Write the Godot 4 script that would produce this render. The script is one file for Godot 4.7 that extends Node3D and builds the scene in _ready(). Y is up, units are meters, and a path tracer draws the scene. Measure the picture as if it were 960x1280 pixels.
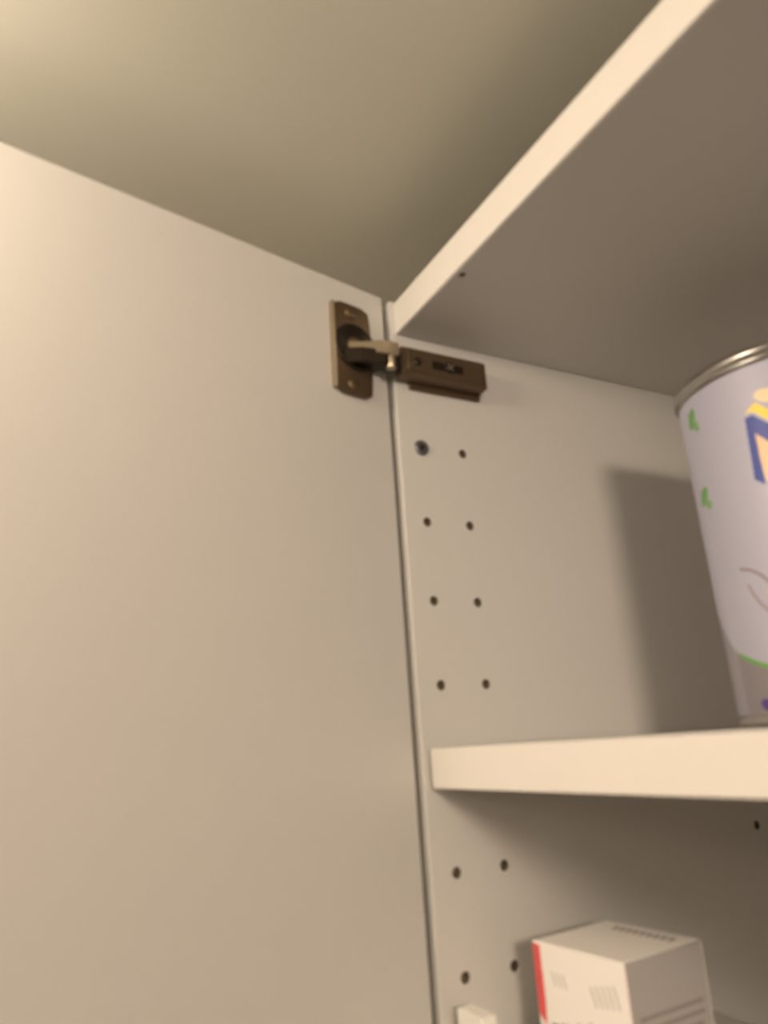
extends Node3D
# Looking up into the left corner of an open white kitchen wall cabinet.
# Lengths in the helpers are millimetres, measured from the left side panel's inner front edge,
# at the height of the uppermost shelf pin hole; Y0 is that height above the floor in metres.

const Y0 := 2.26
const CEIL := 128.0            # ceiling height over the datum, mm
const SHELF_TOP := -151.3
const LOW_TOP := -340.0        # top of the lower shelf (below the frame)
const DOOR_HINGE := Vector3(-2.6, 0.0, 2.5)
const DOOR_DEG := 78.5

var mats := {}

# ---------------------------------------------------------------- helpers
func w(p: Vector3) -> Vector3:
	return Vector3(p.x * 0.001, Y0 + p.y * 0.001, p.z * 0.001)

func mat(called: String, c: Color, rough := 0.5, metal := 0.0) -> StandardMaterial3D:
	var m := StandardMaterial3D.new()
	m.albedo_color = c
	m.roughness = rough
	m.metallic = metal
	mats[called] = m
	return m

func grain(m: StandardMaterial3D, freq: float, strength: float, scale: float, sd: int) -> void:
	var n := FastNoiseLite.new()
	n.seed = sd
	n.frequency = freq
	n.fractal_octaves = 4
	var t := NoiseTexture2D.new()
	t.width = 512; t.height = 512
	t.seamless = true
	t.noise = n
	t.as_normal_map = true
	t.bump_strength = 2.0
	m.normal_enabled = true
	m.normal_texture = t
	m.normal_scale = strength
	m.uv1_triplanar = true
	m.uv1_world_triplanar = true
	m.uv1_scale = Vector3.ONE * scale

func face(st: SurfaceTool, pts: Array, out: Vector3, uvs: Array = []) -> void:
	# a flat convex polygon whose visible side faces "out"; front faces run clockwise
	var n: Vector3 = (pts[1] - pts[0]).cross(pts[2] - pts[0])
	var flip := n.dot(out) > 0.0
	for i in range(1, pts.size() - 1):
		var ids := [0, i + 1, i] if flip else [0, i, i + 1]
		for k in ids:
			st.set_normal(out.normalized())
			if uvs.size() > 0:
				st.set_uv(uvs[k])
			st.add_vertex(pts[k])

func box_mesh(size: Vector3, bevel := 0.8, uv_axis := -1) -> ArrayMesh:
	# chamfered box, size in mm, centred on the origin; uv_axis 0/1/2 lays planar UVs across that axis
	var st := SurfaceTool.new()
	st.begin(Mesh.PRIMITIVE_TRIANGLES)
	var h := size * 0.0005
	var b: float = min(bevel * 0.001, min(h.x, min(h.y, h.z)) * 0.9)
	var corner := func(sg: Vector3, axis: int) -> Vector3:
		var v := Vector3(sg.x * (h.x - b), sg.y * (h.y - b), sg.z * (h.z - b))
		v[axis] = sg[axis] * h[axis]
		return v
	var uv := func(v: Vector3) -> Vector2:
		if uv_axis == 0:
			return Vector2(0.5 - v.z / (2.0 * h.z), 0.5 - v.y / (2.0 * h.y))
		if uv_axis == 1:
			return Vector2(0.5 + v.x / (2.0 * h.x), 0.5 + v.z / (2.0 * h.z))
		return Vector2(0.5 + v.x / (2.0 * h.x), 0.5 - v.y / (2.0 * h.y))
	var put := func(pts: Array, out: Vector3) -> void:
		var us := []
		if uv_axis >= 0:
			for q in pts:
				us.append(uv.call(q))
		face(st, pts, out, us)
	for a in 3:
		var p := (a + 1) % 3
		var q := (a + 2) % 3
		for s in [-1.0, 1.0]:
			var pts := []
			for k in [[-1.0, -1.0], [1.0, -1.0], [1.0, 1.0], [-1.0, 1.0]]:
				var sg := Vector3.ZERO
				sg[a] = s; sg[p] = k[0]; sg[q] = k[1]
				pts.append(corner.call(sg, a))
			var out := Vector3.ZERO
			out[a] = s
			put.call(pts, out)
		for s in [-1.0, 1.0]:
			for t in [-1.0, 1.0]:
				var pts := []
				for k in [[-1.0, p], [1.0, p], [1.0, q], [-1.0, q]]:
					var sg := Vector3.ZERO
					sg[a] = k[0]; sg[p] = s; sg[q] = t
					pts.append(corner.call(sg, k[1]))
				var out := Vector3.ZERO
				out[p] = s; out[q] = t
				put.call(pts, out)
	for i in 8:
		var sg := Vector3(1.0 if i & 1 else -1.0, 1.0 if i & 2 else -1.0, 1.0 if i & 4 else -1.0)
		put.call([corner.call(sg, 0), corner.call(sg, 1), corner.call(sg, 2)], sg)
	return st.commit()

func prism_mesh(outline: PackedVector2Array, y0: float, y1: float, bevel := 0.4) -> ArrayMesh:
	# an outline in the x-z plane (mm) drawn up from y0 to y1, its end edges chamfered
	var st := SurfaceTool.new()
	st.begin(Mesh.PRIMITIVE_TRIANGLES)
	var n := outline.size()
	var mid := Vector2.ZERO
	for q in outline:
		mid += q / n
	var inner := PackedVector2Array()
	for i in n:
		var a := outline[(i + n - 1) % n]
		var c := outline[(i + 1) % n]
		var b := outline[i]
		var d := ((a - b).normalized() + (c - b).normalized())
		if d.length() < 0.05:
			d = (c - a).orthogonal()
		d = d.normalized() * bevel
		if not Geometry2D.is_point_in_polygon(b + d, outline):
			d = -d
		inner.append(b + d)
	var v := func(q: Vector2, y: float) -> Vector3: return Vector3(q.x, y, q.y) * 0.001
	for i in n:
		var j := (i + 1) % n
		var e := (outline[j] - outline[i]).normalized()
		var o := Vector2(e.y, -e.x)
		if Geometry2D.is_point_in_polygon((outline[i] + outline[j]) * 0.5 + o * 0.05, outline):
			o = -o
		var o3 := Vector3(o.x, 0, o.y)
		face(st, [v.call(outline[i], y0 + bevel), v.call(outline[j], y0 + bevel), v.call(outline[j], y1 - bevel), v.call(outline[i], y1 - bevel)], o3)
		face(st, [v.call(outline[i], y1 - bevel), v.call(outline[j], y1 - bevel), v.call(inner[j], y1), v.call(inner[i], y1)], o3 + Vector3.UP)
		face(st, [v.call(outline[i], y0 + bevel), v.call(outline[j], y0 + bevel), v.call(inner[j], y0), v.call(inner[i], y0)], o3 + Vector3.DOWN)
	var tri := Geometry2D.triangulate_polygon(inner)
	for k in range(0, tri.size(), 3):
		for s in [0, 1]:
			var y := y1 if s == 1 else y0
			face(st, [v.call(inner[tri[k]], y), v.call(inner[tri[k + 1]], y), v.call(inner[tri[k + 2]], y)], Vector3.UP if s == 1 else Vector3.DOWN)
	return st.commit()

func lathe_mesh(profile: Array, seg := 64, axis := 1, v_from := 0.0, v_to := 1.0) -> ArrayMesh:
	# profile: Vector2(radius, height) in mm running along the outside; smooth, UV u round, v along the height
	var st := SurfaceTool.new()
	st.begin(Mesh.PRIMITIVE_TRIANGLES)
	st.set_smooth_group(0)
	var at := func(i: int, k: int) -> Vector3:
		var a := TAU * float(k) / seg
		var r: float = profile[i].x * 0.001
		var y: float = profile[i].y * 0.001
		var q := Vector3(sin(a) * r, y, cos(a) * r)
		if axis == 0:
			q = Vector3(y, sin(a) * r, cos(a) * r)
		return q
	var uv := func(i: int, k: int) -> Vector2:
		return Vector2(float(k) / seg, 1.0 - (profile[i].y - v_from) / (v_to - v_from))
	for i in profile.size() - 1:
		for k in seg:
			var quad := [[i, k], [i + 1, k], [i + 1, k + 1], [i, k + 1]]
			var order := [0, 2, 1, 0, 3, 2] if axis == 0 else [0, 1, 2, 0, 2, 3]
			for o in order:
				var c: Array = quad[o]
				st.set_uv(uv.call(c[0], c[1]))
				st.add_vertex(at.call(c[0], c[1] % seg))
	st.generate_normals()
	return st.commit()

func thing(called: String, label: String, category: String, base: Vector3, group := "") -> Node3D:
	var o := Node3D.new()
	o.name = called
	o.position = w(base)
	o.set_meta("label", label)
	o.set_meta("category", category)
	if group != "":
		o.set_meta("group", group)
	add_child(o, true)
	return o

func part(parent: Node3D, called: String, mesh: Mesh, m: Material, at: Vector3, turn := 0.0) -> MeshInstance3D:
	# "at" is in millimetres from the parent's own origin
	var o := MeshInstance3D.new()
	o.name = called
	o.mesh = mesh
	o.material_override = m
	o.position = at * 0.001
	o.rotation.y = turn
	parent.add_child(o, true)
	return o

func struct_box(called: String, lo: Vector3, hi: Vector3, m: Material) -> void:
	# a slab of the room between two corners in metres
	var b := BoxMesh.new()
	b.size = hi - lo
	var o := MeshInstance3D.new()
	o.name = called
	o.mesh = b
	o.material_override = m
	o.position = (lo + hi) * 0.5
	o.set_meta("kind", "structure")
	add_child(o, true)

func csg_panel(parent: Node3D, called: String, size: Vector3, centre: Vector3, m: Material, bores: Array, bevel := 0.8) -> CSGCombiner3D:
	# a board with round holes; bores: [centre in the board's own mm, radius, depth, axis x/y direction]
	var root := CSGCombiner3D.new()
	root.name = called
	root.position = centre * 0.001
	parent.add_child(root, true)
	var body := CSGMesh3D.new()
	body.name = "board"
	body.mesh = box_mesh(size, bevel)
	body.material = m
	root.add_child(body)
	for b in bores:
		var c := CSGCylinder3D.new()
		c.name = "bore"
		c.operation = CSGShape3D.OPERATION_SUBTRACTION
		c.radius = b[1] * 0.001
		c.height = b[2] * 0.002
		c.sides = 40 if b[1] > 8.0 else 20
		c.smooth_faces = true
		c.material = m
		c.position = b[0] * 0.001
		if b[3] == 0:
			c.rotation.z = PI / 2
		root.add_child(c, true)
	return root

# ---------------------------------------------------------------- print on paper and tin
func dab(im: Image, c: Vector2, r: Vector2, turn: float, col: Color) -> void:
	var m := int(max(r.x, r.y)) + 2
	for y in range(int(c.y) - m, int(c.y) + m + 1):
		for x in range(int(c.x) - m, int(c.x) + m + 1):
			if x < 0 or y < 0 or x >= im.get_width() or y >= im.get_height():
				continue
			var d := (Vector2(x, y) - c).rotated(-turn) / r
			if d.length_squared() < 1.0:
				im.set_pixel(x, y, col)

func stroke(im: Image, a: Vector2, b: Vector2, wd: float, col: Color) -> void:
	var n := int(a.distance_to(b) / max(wd * 0.35, 0.5)) + 1
	for i in n + 1:
		dab(im, a.lerp(b, float(i) / n), Vector2(wd, wd) * 0.5, 0.0, col)

func poly(im: Image, pts: PackedVector2Array, col: Color) -> void:
	var lo := pts[0]
	var hi := pts[0]
	for q in pts:
		lo = lo.min(q); hi = hi.max(q)
	for y in range(int(lo.y), int(hi.y) + 2):
		for x in range(int(lo.x), int(hi.x) + 2):
			if x >= 0 and y >= 0 and x < im.get_width() and y < im.get_height() and Geometry2D.is_point_in_polygon(Vector2(x, y), pts):
				im.set_pixel(x, y, col)

const CAN_H := 160.0
const LABEL_LO := 5.0
const LABEL_HI := 152.0

func on_label(deg: float, h: float) -> Vector2:
	return Vector2(fposmod(deg + 180.0, 360.0) / 360.0 * 1536.0, (1.0 - (h - LABEL_LO) / (LABEL_HI - LABEL_LO)) * 720.0)

func curve_on_label(im: Image, knots: Array, wd: float, col: Color) -> void:
	for i in knots.size() - 1:
		stroke(im, on_label(knots[i].x, knots[i].y), on_label(knots[i + 1].x, knots[i + 1].y), wd, col)

func can_label() -> ImageTexture:
	var im := Image.create(1536, 720, true, Image.FORMAT_RGB8)
	im.fill(Color(0.725, 0.725, 0.80))
	# the foot of the label: a taupe field below a green arc
	var arc := [Vector2(-70, 62), Vector2(-52, 52), Vector2(-40, 42.5), Vector2(-31, 33.5), Vector2(-24, 30), Vector2(-18, 27.5), Vector2(-6, 23.5), Vector2(10, 20), Vector2(30, 18.5), Vector2(60, 20), Vector2(85, 30), Vector2(110, 48), Vector2(130, 62)]
	var field := PackedVector2Array()
	for q in arc:
		field.append(on_label(q.x, q.y))
	field.append(on_label(130, LABEL_LO - 2))
	field.append(on_label(-70, LABEL_LO - 2))
	poly(im, field, Color(0.55, 0.53, 0.555))
	var strip := PackedVector2Array([on_label(-42, 44), on_label(-28, 32), on_label(-28, LABEL_LO - 2), on_label(-46, LABEL_LO - 2)])
	poly(im, strip, Color(0.60, 0.59, 0.625))
	curve_on_label(im, arc.slice(4, 11), 9.0, Color(0.42, 0.68, 0.32))
	curve_on_label(im, arc.slice(2, 5), 3.0, Color(0.55, 0.60, 0.52))
	# purple print low on the label
	dab(im, on_label(-11.0, 8.5), Vector2(22, 12), 0.3, Color(0.34, 0.27, 0.55))
	# green leaves at the left
	for lf in [[-25.5, 142.0, 0.5], [-29.0, 104.0, 0.9]]:
		dab(im, on_label(lf[0], lf[1]), Vector2(15, 26), lf[2], Color(0.42, 0.64, 0.38))
		dab(im, on_label(lf[0] + 3.0, lf[1] - 4.0), Vector2(10, 20), -lf[2], Color(0.52, 0.70, 0.46))
		stroke(im, on_label(lf[0] - 3.0, lf[1] + 4.0), on_label(lf[0] + 3.0, lf[1] - 7.0), 3.0, Color(0.30, 0.52, 0.30))
	# mauve line drawing in the middle
	curve_on_label(im, [Vector2(-11, 65.5), Vector2(-5, 64), Vector2(0, 61), Vector2(4, 57), Vector2(9, 50), Vector2(13, 42)], 6.0, Color(0.58, 0.50, 0.53))
	curve_on_label(im, [Vector2(-8, 58), Vector2(-6.5, 54), Vector2(-3, 49), Vector2(1, 45), Vector2(6, 41), Vector2(13, 40)], 5.0, Color(0.60, 0.52, 0.54))
	poly(im, PackedVector2Array([on_label(1, 56), on_label(6, 50), on_label(9, 44), on_label(2, 47)]), Color(0.80, 0.75, 0.70))
	# the big letter N: blue with a yellow edge over peach
	var blue := Color(0.18, 0.26, 0.62)
	var peach := Color(0.98, 0.80, 0.62)
	poly(im, PackedVector2Array([on_label(12, 125), on_label(36, 97), on_label(13, 99)]), peach)
	poly(im, PackedVector2Array([on_label(9.6, 131), on_label(14, 131), on_label(42, 104), on_label(42, 110), on_label(16, 134.5)]), Color(1.0, 0.87, 0.30))
	poly(im, PackedVector2Array([on_label(9.6, 129), on_label(13.5, 129.5), on_label(40, 104.5), on_label(40, 97), on_label(36, 97), on_label(12.8, 121), on_label(12.4, 97.5), on_label(7.8, 101)]), blue)
	poly(im, PackedVector2Array([on_label(36, 131), on_label(40, 131), on_label(40, 97), on_label(36, 97)]), blue)
	# a cream oval above it
	dab(im, on_label(22.5, 136.0), Vector2(28, 15), 0.35, Color(1.0, 0.87, 0.70))
	var t := ImageTexture.create_from_image(im)
	return t

func carton_front() -> ImageTexture:
	var im := Image.create(256, 500, true, Image.FORMAT_RGB8)   # 57 x 109 mm
	im.fill(Color(0.965, 0.95, 0.93))
	poly(im, PackedVector2Array([Vector2(0, 2), Vector2(22, 5), Vector2(24, 95), Vector2(20, 138), Vector2(0, 122)]), Color(0.88, 0.36, 0.36))
	var ink := Color(0.42, 0.40, 0.41)
	for i in 5:
		stroke(im, Vector2(160 + i * 15, 52 - i * 3), Vector2(170 + i * 15, 80 - i * 2), 3.0, Color(0.60, 0.57, 0.55))
	for i in 3:
		stroke(im, Vector2(52 + i * 15, 46), Vector2(60 + i * 15, 66), 3.0, Color(0.68, 0.65, 0.62))
	# a line of joined handwriting-like print, too blurred to read
	var last := Vector2(38, 132)
	for i in 26:
		var q := Vector2(38 + i * 5.0, 140 + 14.0 * sin(i * 1.9) - (18.0 if i % 7 == 1 else 0.0))
		stroke(im, last, q, 5.0, ink)
		last = q
	return ImageTexture.create_from_image(im)

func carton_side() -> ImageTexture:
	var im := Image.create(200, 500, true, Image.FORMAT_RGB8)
	im.fill(Color(0.72, 0.705, 0.70))  # greyed all over to stand in for shade on this face
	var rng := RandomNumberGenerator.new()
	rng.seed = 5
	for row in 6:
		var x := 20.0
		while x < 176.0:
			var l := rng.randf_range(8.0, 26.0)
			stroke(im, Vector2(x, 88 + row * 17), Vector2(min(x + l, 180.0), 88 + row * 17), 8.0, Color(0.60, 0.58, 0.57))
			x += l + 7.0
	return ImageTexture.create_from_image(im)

func carton_top() -> ImageTexture:
	var im := Image.create(256, 180, true, Image.FORMAT_RGB8)
	im.fill(Color(0.965, 0.95, 0.93))
	for i in 9:
		var x := 60.0 + i * 19.0
		stroke(im, Vector2(x, 22), Vector2(x + 9.0, 40), 6.0, Color(0.45, 0.42, 0.41))
		stroke(im, Vector2(x + 4.0, 40), Vector2(x + 12.0, 24), 4.0, Color(0.50, 0.47, 0.45))
	return ImageTexture.create_from_image(im)

func print_mat(tex: Texture2D, rough := 0.5) -> StandardMaterial3D:
	var m := StandardMaterial3D.new()
	m.albedo_texture = tex
	m.roughness = rough
	return m

# ---------------------------------------------------------------- the build
func ceiling_lamp(called: String, label: String, x: float, z: float, r: float, energy: float, col: Color) -> void:
	# a dome lamp under the ceiling: base ring, glowing dome of radius r mm and the light it gives
	var t := thing(called, label, "lamp", Vector3(x, CEIL - 36.0, z))
	part(t, "base_ring", lathe_mesh([Vector2(0.01, 36), Vector2(r * 1.15, 36), Vector2(r * 1.15, 29), Vector2(r * 1.1, 26), Vector2(r, 26)], 48), mats.lamp_body, Vector3.ZERO)
	var dome := []
	for k in 13:
		var a := PI / 2 * k / 12.0
		dome.append(Vector2(max(cos(a) * r, 0.01), 27.0 - sin(a) * 22.0))
	part(t, "dome", lathe_mesh(dome, 48), mats.lamp_glow, Vector3.ZERO)
	var l := OmniLight3D.new()
	l.name = "lamp_light"
	l.light_size = r * 0.00085
	l.light_energy = energy
	l.light_color = col
	l.shadow_enabled = true
	l.omni_range = 8.0
	l.omni_attenuation = 2.0
	t.add_child(l)

func _ready() -> void:
	# camera
	var cam := Camera3D.new()
	cam.name = "camera"
	var m_back := Vector3(0.8380362788666096, -0.3019716425111501, 0.4544318677453465)
	var m_up := Vector3(0.2958974146515406, 0.9512983544695942, 0.08646479506698891)
	var m_right := Vector3(0.4584102041904611, -0.062004579690215514, -0.8865751613887561)
	# rows of the fitted matrix are the camera's right, up and back axes
	cam.transform = Transform3D(Basis(m_right, m_up, m_back), w(Vector3(309.48, -149.35, 179.38)))
	cam.fov = rad_to_deg(2.0 * atan(640.0 / 925.68))
	cam.near = 0.01
	# the hand-held photograph is soft: the lens is focused beyond the cabinet
	var lens := CameraAttributesPhysical.new()
	lens.frustum_focal_length = 12.0 / (640.0 / 925.68)
	lens.frustum_focus_distance = 2.5
	lens.exposure_aperture = 7.0
	cam.attributes = lens
	add_child(cam)
	cam.current = true

	# sky, exposure
	var we := WorldEnvironment.new()
	we.name = "world_environment"
	var env := Environment.new()
	env.background_mode = Environment.BG_COLOR
	env.background_color = Color(0, 0, 0)
	env.ambient_light_source = Environment.AMBIENT_SOURCE_DISABLED
	env.tonemap_mode = Environment.TONE_MAPPER_LINEAR
	env.tonemap_exposure = 2.9
	env.sdfgi_enabled = true
	env.ssao_enabled = true
	env.ssil_enabled = true
	we.environment = env
	add_child(we)

	# materials
	mat("melamine", Color(0.795, 0.785, 0.77), 0.42)
	grain(mats.melamine, 0.05, 0.05, 9.0, 3)
	mat("edge", Color(0.92, 0.905, 0.88), 0.4)  # edge band, whitened further to make up for weak light on front edges
	mat("raw", Color(0.52, 0.47, 0.40), 0.9)
	mat("ceiling", Color(0.85, 0.85, 0.80), 0.9)
	grain(mats.ceiling, 0.08, 0.05, 4.0, 8)
	mat("wall", Color(0.84, 0.82, 0.79), 0.9)
	mat("floor", Color(0.62, 0.58, 0.54), 0.5)
	mat("nickel", Color(0.44, 0.37, 0.295), 0.45, 0.85)
	mat("nickel_light", Color(0.72, 0.66, 0.57), 0.3, 0.9)
	mat("dark_steel", Color(0.20, 0.165, 0.13), 0.4, 0.7)
	mat("hollow", Color(0.07, 0.06, 0.05), 0.7, 0.2)
	mat("zinc", Color(0.46, 0.47, 0.48), 0.4, 0.8)
	mat("tin", Color(0.72, 0.71, 0.70), 0.28, 1.0)
	mat("card", Color(0.92, 0.905, 0.885), 0.6)
	mat("card_white", Color(0.95, 0.94, 0.92), 0.55)
	mat("lamp_body", Color(0.9, 0.9, 0.88), 0.5)
	var glow: StandardMaterial3D = mat("lamp_glow", Color(0.95, 0.93, 0.88), 0.5)
	glow.emission_enabled = true
	glow.emission = Color(1.0, 0.86, 0.68)
	glow.emission_energy_multiplier = 1.5

	# lamps
	var warm := Color(1.0, 0.92, 0.83)
	ceiling_lamp("ceiling_lamp", "small dome ceiling lamp just in front of the open cabinet", 125, 306, 42, 0.0165, warm)
	ceiling_lamp("ceiling_lamp", "large dome ceiling lamp along the cabinets to the right", 1150, 290, 150, 0.34, warm)
	ceiling_lamp("ceiling_lamp", "unseen mid-sized dome lamp added farther out to brighten the shelf and carton fronts", 185, 880, 120, 0.155, warm)  # added front fill for shelf and carton fronts, source unseen

	# the room
	var top := Y0 + CEIL * 0.001
	struct_box("ceiling", Vector3(-0.50, top, -0.42), Vector3(2.5, top + 0.1, 2.8), mats.ceiling)
	struct_box("floor", Vector3(-0.50, -0.1, -0.42), Vector3(2.5, 0.0, 2.8), mats.floor)
	struct_box("wall_back", Vector3(-0.50, 0.0, -0.42), Vector3(2.5, top, -0.32), mats.wall)
	struct_box("wall_front", Vector3(-0.50, 0.0, 2.7), Vector3(2.5, top, 2.8), mats.wall)
	struct_box("wall_left", Vector3(-0.50, 0.0, -0.32), Vector3(-0.40, top, 2.7), mats.wall)
	struct_box("wall_right", Vector3(2.4, 0.0, -0.32), Vector3(2.5, top, 2.7), mats.wall)

	cabinet()
	shelves()
	tin_can()
	cartons()

func cabinet() -> void:
	var base := Vector3(0, -713, 0)
	var t := thing("wall_cabinet", "white wall cabinet whose left door stands open on a dark hinge", "cabinet", base)
	var rel := func(p: Vector3) -> Vector3: return p - base
	# side panel: inner face x = 0, front edge z = 0, with the rows of shelf pin holes
	var bores := []
	var holes := []
	var c := Vector3(-9, -313, -150)
	for k in range(-1, 18):
		for z in [-13.4, -39.6, -217.0]:
			var y := -40.96 * k
			if (k == -1 and z > -50.0) or (k < 4 and z < -50.0):
				continue
			if y < -660.0:
				continue
			bores.append([Vector3(0, y, z) - c, 2.5, 11.0, 0])
			if not (k == 0 and z > -20.0):
				holes.append(Vector3(0, y, z))
	var side := csg_panel(t, "side_panel", Vector3(18, 800, 300), rel.call(c), mats.melamine, bores, 0.6)
	var cup := lathe_mesh([Vector2(2.45, -0.5), Vector2(2.45, -10.6), Vector2(0.01, -10.8)], 20, 0)
	for h in holes:
		part(side, "pin_hole", cup, mats.raw, h - c)
	# a plated cross-head screw sits in the uppermost front hole
	var sc := Node3D.new()
	sc.name = "screw"
	sc.position = (Vector3(0, 0, -13.4) - c) * 0.001
	side.add_child(sc)
	part(sc, "screw_head", lathe_mesh([Vector2(4.4, 0.0), Vector2(4.3, 0.6), Vector2(3.6, 1.1), Vector2(2.4, 1.0), Vector2(0.01, 0.9)], 28, 0), mats.zinc, Vector3.ZERO)
	part(sc, "cross_slot", box_mesh(Vector3(0.3, 4.4, 1.0), 0.1), mats.hollow, Vector3(1.05, 0, 0)).rotation.x = 0.5
	part(sc, "cross_slot", box_mesh(Vector3(0.3, 1.0, 4.4), 0.1), mats.hollow, Vector3(1.05, 0, 0)).rotation.x = 0.5
	part(t, "side_panel", box_mesh(Vector3(18, 800, 300), 0.6), mats.melamine, rel.call(Vector3(573, -313, -150)))
	# top panel with one small hole under its front edge
	var tc := Vector3(282, 75.75, -151.75)
	var tp := csg_panel(t, "top_panel", Vector3(564, 19.5, 296.5), rel.call(tc), mats.melamine, [[Vector3(60, 66, -7.5) - tc, 1.8, 10.0, 1]], 0.6)
	part(tp, "pin_hole", lathe_mesh([Vector2(0.01, 9.8), Vector2(1.75, 9.6), Vector2(1.75, 0.4)], 18), mats.raw, Vector3(60, 66, -7.5) - tc)
	part(tp, "edge_strip", box_mesh(Vector3(564, 19.1, 0.8), 0.3), mats.edge, Vector3(282, 75.75, -3.2) - tc)
	part(t, "bottom_panel", box_mesh(Vector3(564, 18, 299), 0.6), mats.melamine, rel.call(Vector3(282, -704, -150.5)))
	part(t, "back_panel", box_mesh(Vector3(564, 761, 6), 0.4), mats.melamine, rel.call(Vector3(282, -314.5, -293)))
	# the door: a node on its hinge line, local x along the door away from the hinge, local z out of the inner face
	var door := Node3D.new()
	door.name = "door"
	door.position = rel.call(DOOR_HINGE) * 0.001
	var a := deg_to_rad(DOOR_DEG)
	var along := Vector3(cos(a), 0, sin(a))
	var inner := Vector3(sin(a), 0, -cos(a))
	door.transform.basis = Basis(along, Vector3.UP, along.cross(Vector3.UP)) if along.cross(Vector3.UP).dot(inner) > 0 else Basis(-along, Vector3.UP, inner)
	t.add_child(door)
	# basis: x = -along, z = inner, so along the door is -x
	var dc := Vector3(-149, -311.7, -9)
	csg_panel(door, "door_leaf", Vector3(298, 803, 18), dc, mats.melamine, [], 0.9)
	hinge(t, rel, along, inner)

func hinge(t: Node3D, rel: Callable, along: Vector3, inner: Vector3) -> void:
	var h := Node3D.new()
	h.name = "hinge"
	h.position = rel.call(Vector3(0, 42.5, 0)) * 0.001
	h.set_meta("label", "dark plated concealed hinge")
	t.add_child(h)
	var o := Vector3(0, 42.5, 0)
	# on the door: flange plate with the cup in it
	var on_door := func(u: float, y: float, n: float) -> Vector3: return DOOR_HINGE + along * u + Vector3(0, y, 0) + inner * n - o
	var turn := atan2(inner.x, inner.z)
	var outline := PackedVector2Array()
	for k in 24:
		var q := Vector2(10.0, 24.0)
		var an := TAU * (k + 0.5) / 24
		outline.append(Vector2(clamp(cos(an) * 16.0, -q.x, q.x), clamp(sin(an) * 28.0, -q.y, q.y)) + Vector2(cos(an), sin(an)) * 2.6)
	var plate := prism_mesh(outline, 0.0, 2.6, 0.5)
	var fp := part(h, "flange_plate", plate, mats.nickel, on_door.call(24.5, 48.5, 0.2))
	fp.basis = Basis(along, inner, along.cross(inner))
	var fr := part(h, "flange_rim", box_mesh(Vector3(1.6, 50, 3.4), 0.5), mats.nickel_light, on_door.call(36.5, 48.5, 1.9), turn)
	fr.set_meta("label", "pale bright rim")
	var cupm := lathe_mesh([Vector2(13.6, 0.0), Vector2(13.4, 1.0), Vector2(12.4, 1.4), Vector2(11.6, 1.0), Vector2(11.2, 0.3), Vector2(0.01, 0.1)], 40)
	var cp := part(h, "hinge_cup", cupm, mats.dark_steel, on_door.call(23.0, 49.5, 2.6))
	cp.basis = Basis(along, inner, along.cross(inner))
	for s in [-1.0, 1.0]:
		var sw := part(h, "screw", lathe_mesh([Vector2(3.6, 0.0), Vector2(3.4, 0.7), Vector2(2.2, 1.2), Vector2(0.01, 1.2)], 24), mats.nickel, on_door.call(25.5, 48.5 + s * 21.0, 2.7))
		sw.basis = Basis(along, inner, along.cross(inner))
	# knuckle links that reach out of the cup to the arm
	part(h, "link", prism_mesh(PackedVector2Array([Vector2(-0.5, 15), Vector2(1.5, 33), Vector2(6, 33), Vector2(10.5, 24), Vector2(12.5, 12), Vector2(11.5, 2), Vector2(5, 2), Vector2(4, 10)]), 38.5, 47.5, 0.7), mats.dark_steel, -o)
	part(h, "link", prism_mesh(PackedVector2Array([Vector2(1, 18), Vector2(2, 28), Vector2(6, 29), Vector2(9, 22), Vector2(13.5, 13), Vector2(14, 4), Vector2(10, 3), Vector2(8, 11)]), 44.5, 52.0, 0.7), mats.nickel_light, -o)
	part(h, "pivot_pin", lathe_mesh([Vector2(0.01, 37), Vector2(2.2, 37.2), Vector2(2.6, 38), Vector2(2.6, 52.4), Vector2(2.2, 53), Vector2(0.01, 53.2)], 20), mats.nickel_light, Vector3(10.5, 0, 7.5) - o)
	# on the side panel: mounting plate under a channel arm
	part(h, "mounting_plate", box_mesh(Vector3(2.4, 21.0, 46), 0.7), mats.nickel, Vector3(1.3, 43.6, -31) - o)
	part(h, "hinge_arm", box_mesh(Vector3(8.4, 17.0, 55), 1.2), mats.nickel, Vector3(6.4, 44.8, -26.5) - o)
	part(h, "arm_cover", box_mesh(Vector3(1.2, 13.0, 48), 0.5), mats.nickel, Vector3(10.7, 45.6, -26.5) - o)
	part(h, "adjusting_slot", box_mesh(Vector3(0.5, 5.0, 20), 0.2), mats.dark_steel, Vector3(11.35, 44.4, -27.5) - o)
	var hs := part(h, "screw", lathe_mesh([Vector2(3.4, 0.0), Vector2(3.2, 0.8), Vector2(2.4, 1.1), Vector2(0.01, 0.9)], 24, 0), mats.hollow, Vector3(11.5, 44.6, -28.5) - o)
	for k in 2:
		part(hs, "cross_slot", box_mesh(Vector3(0.4, 4.6 if k == 0 else 0.9, 0.9 if k == 0 else 4.6), 0.1), mats.nickel_light, Vector3(1.1, 0, 0)).rotation.x = 0.6
	part(h, "screw", lathe_mesh([Vector2(2.4, 0.0), Vector2(2.2, 0.6), Vector2(0.01, 0.7)], 20, 0), mats.dark_steel, Vector3(11.3, 44.4, -8.5) - o)

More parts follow.
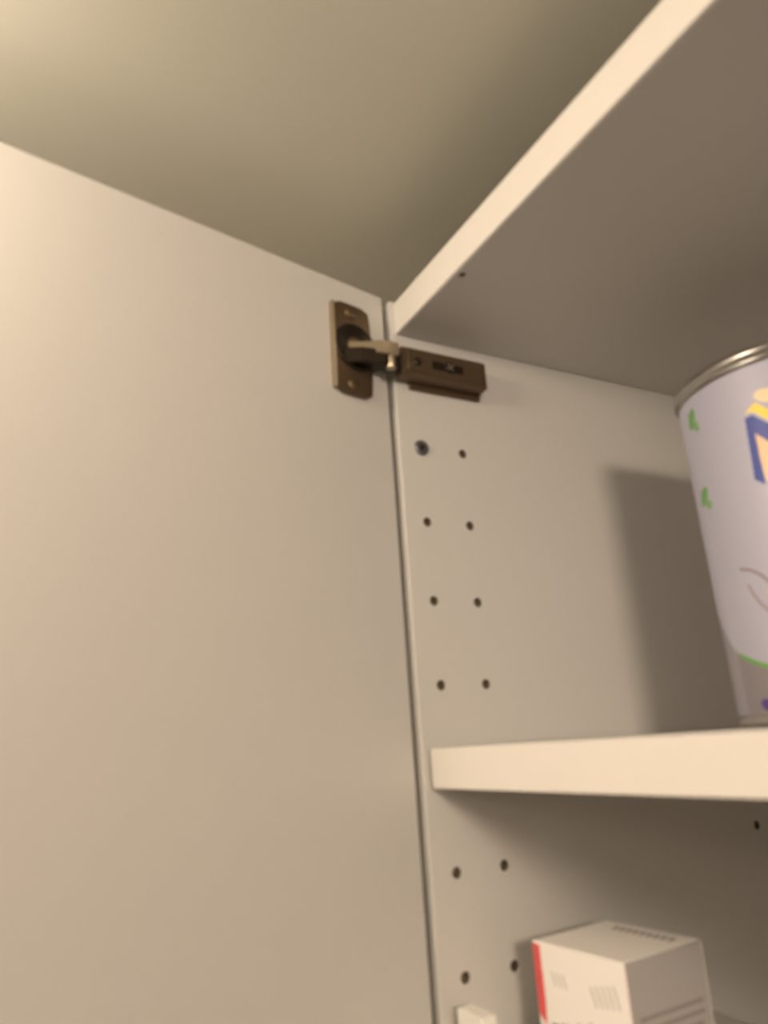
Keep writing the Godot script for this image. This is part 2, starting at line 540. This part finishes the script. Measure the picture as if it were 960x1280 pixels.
func shelves() -> void:
	for k in 2:
		var y: float = [SHELF_TOP, LOW_TOP][k]
		var label: String = ["white cabinet shelf carrying the tin can, its pale front edge facing out", "lower white cabinet shelf under the cartons"][k]
		var t := thing("shelf", label, "shelf", Vector3(282.8, y - 17.4, -146))
		part(t, "board", box_mesh(Vector3(560.6, 17.4, 283.0), 0.5), mats.melamine, Vector3(0, 8.7, 0.6))
		part(t, "edge_strip", box_mesh(Vector3(560.6, 17.2, 0.9), 0.35), mats.edge, Vector3(0, 8.7, 142.6))

func tin_can() -> void:
	var t := thing("tin_can", "pale lilac tin can with a large blue letter and green leaves on its label", "can", Vector3(114, SHELF_TOP, -153))
	var lab := print_mat(can_label(), 0.38)
	lab.uv1_offset = Vector3(0.5, 0, 0)
	part(t, "body", lathe_mesh([Vector2(49.3, LABEL_LO), Vector2(49.3, 40), Vector2(49.3, 100), Vector2(49.3, LABEL_HI)], 96, 1, LABEL_LO, LABEL_HI), lab, Vector3.ZERO)
	part(t, "bottom_rim", lathe_mesh([Vector2(0.01, 3.0), Vector2(46.5, 3.0), Vector2(47.5, 0.4), Vector2(48.6, 0.0), Vector2(50.0, 0.6), Vector2(50.5, 1.8), Vector2(50.4, 3.4), Vector2(49.7, 4.6), Vector2(49.3, 5.1)], 96), mats.tin, Vector3.ZERO)
	part(t, "top_rim", lathe_mesh([Vector2(49.3, LABEL_HI - 0.1), Vector2(49.1, 153.2), Vector2(48.5, 154.4), Vector2(48.8, 155.3), Vector2(50.0, 155.8), Vector2(50.8, 156.8), Vector2(50.9, 158.4), Vector2(50.3, 159.6), Vector2(49.3, 160.0), Vector2(48.3, 159.6), Vector2(47.7, 158.4), Vector2(47.5, 155.5), Vector2(46.0, 154.8), Vector2(0.01, 154.8)], 96), mats.tin, Vector3.ZERO)

func carton(called: String, label: String, centre: Vector3, size: Vector3, turn: float, front: Material, side: Material, topm: Material) -> Node3D:
	# six card panels folded round an empty inside
	var t := thing(called, label, "box", centre, "")
	t.rotation.y = turn
	var e := 0.5
	part(t, "front_panel", box_mesh(Vector3(size.x, size.y, e), 0.2, 2), front, Vector3(0, size.y / 2, size.z / 2 - e / 2))
	part(t, "back_panel", box_mesh(Vector3(size.x, size.y, e), 0.2), mats.card, Vector3(0, size.y / 2, -size.z / 2 + e / 2))
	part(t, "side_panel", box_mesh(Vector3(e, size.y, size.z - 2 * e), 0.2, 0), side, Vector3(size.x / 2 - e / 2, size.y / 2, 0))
	part(t, "side_panel", box_mesh(Vector3(e, size.y, size.z - 2 * e), 0.2), mats.card, Vector3(-size.x / 2 + e / 2, size.y / 2, 0))
	part(t, "bottom_panel", box_mesh(Vector3(size.x - 2 * e, e, size.z - 2 * e), 0.2), mats.card, Vector3(0, e / 2, 0))
	var lid := part(t, "top_flap", box_mesh(Vector3(size.x - 1.2, e, size.z - 0.6), 0.2, 1), topm, Vector3(0, size.y + 0.1, -0.2))
	lid.rotation.x = 0.012
	return t

func cartons() -> void:
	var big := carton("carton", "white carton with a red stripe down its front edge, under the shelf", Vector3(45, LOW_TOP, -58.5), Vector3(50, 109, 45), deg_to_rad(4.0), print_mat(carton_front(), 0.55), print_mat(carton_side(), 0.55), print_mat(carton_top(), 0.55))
	big.set_meta("group", "cartons on the lower shelf")
	var small := carton("carton", "thin plain bright white carton at the front beside the open door", Vector3(15.5, LOW_TOP, -7.5), Vector3(18, 86.5, 7), 0.0, mats.card_white, mats.card_white, mats.card_white)
	small.set_meta("group", "cartons on the lower shelf")
	var far := carton("carton", "low plain carton in the shade behind the red-striped carton", Vector3(44, LOW_TOP, -102), Vector3(46, 72, 24), 0.0, mats.card, mats.card, mats.card)
	far.set_meta("group", "cartons on the lower shelf")
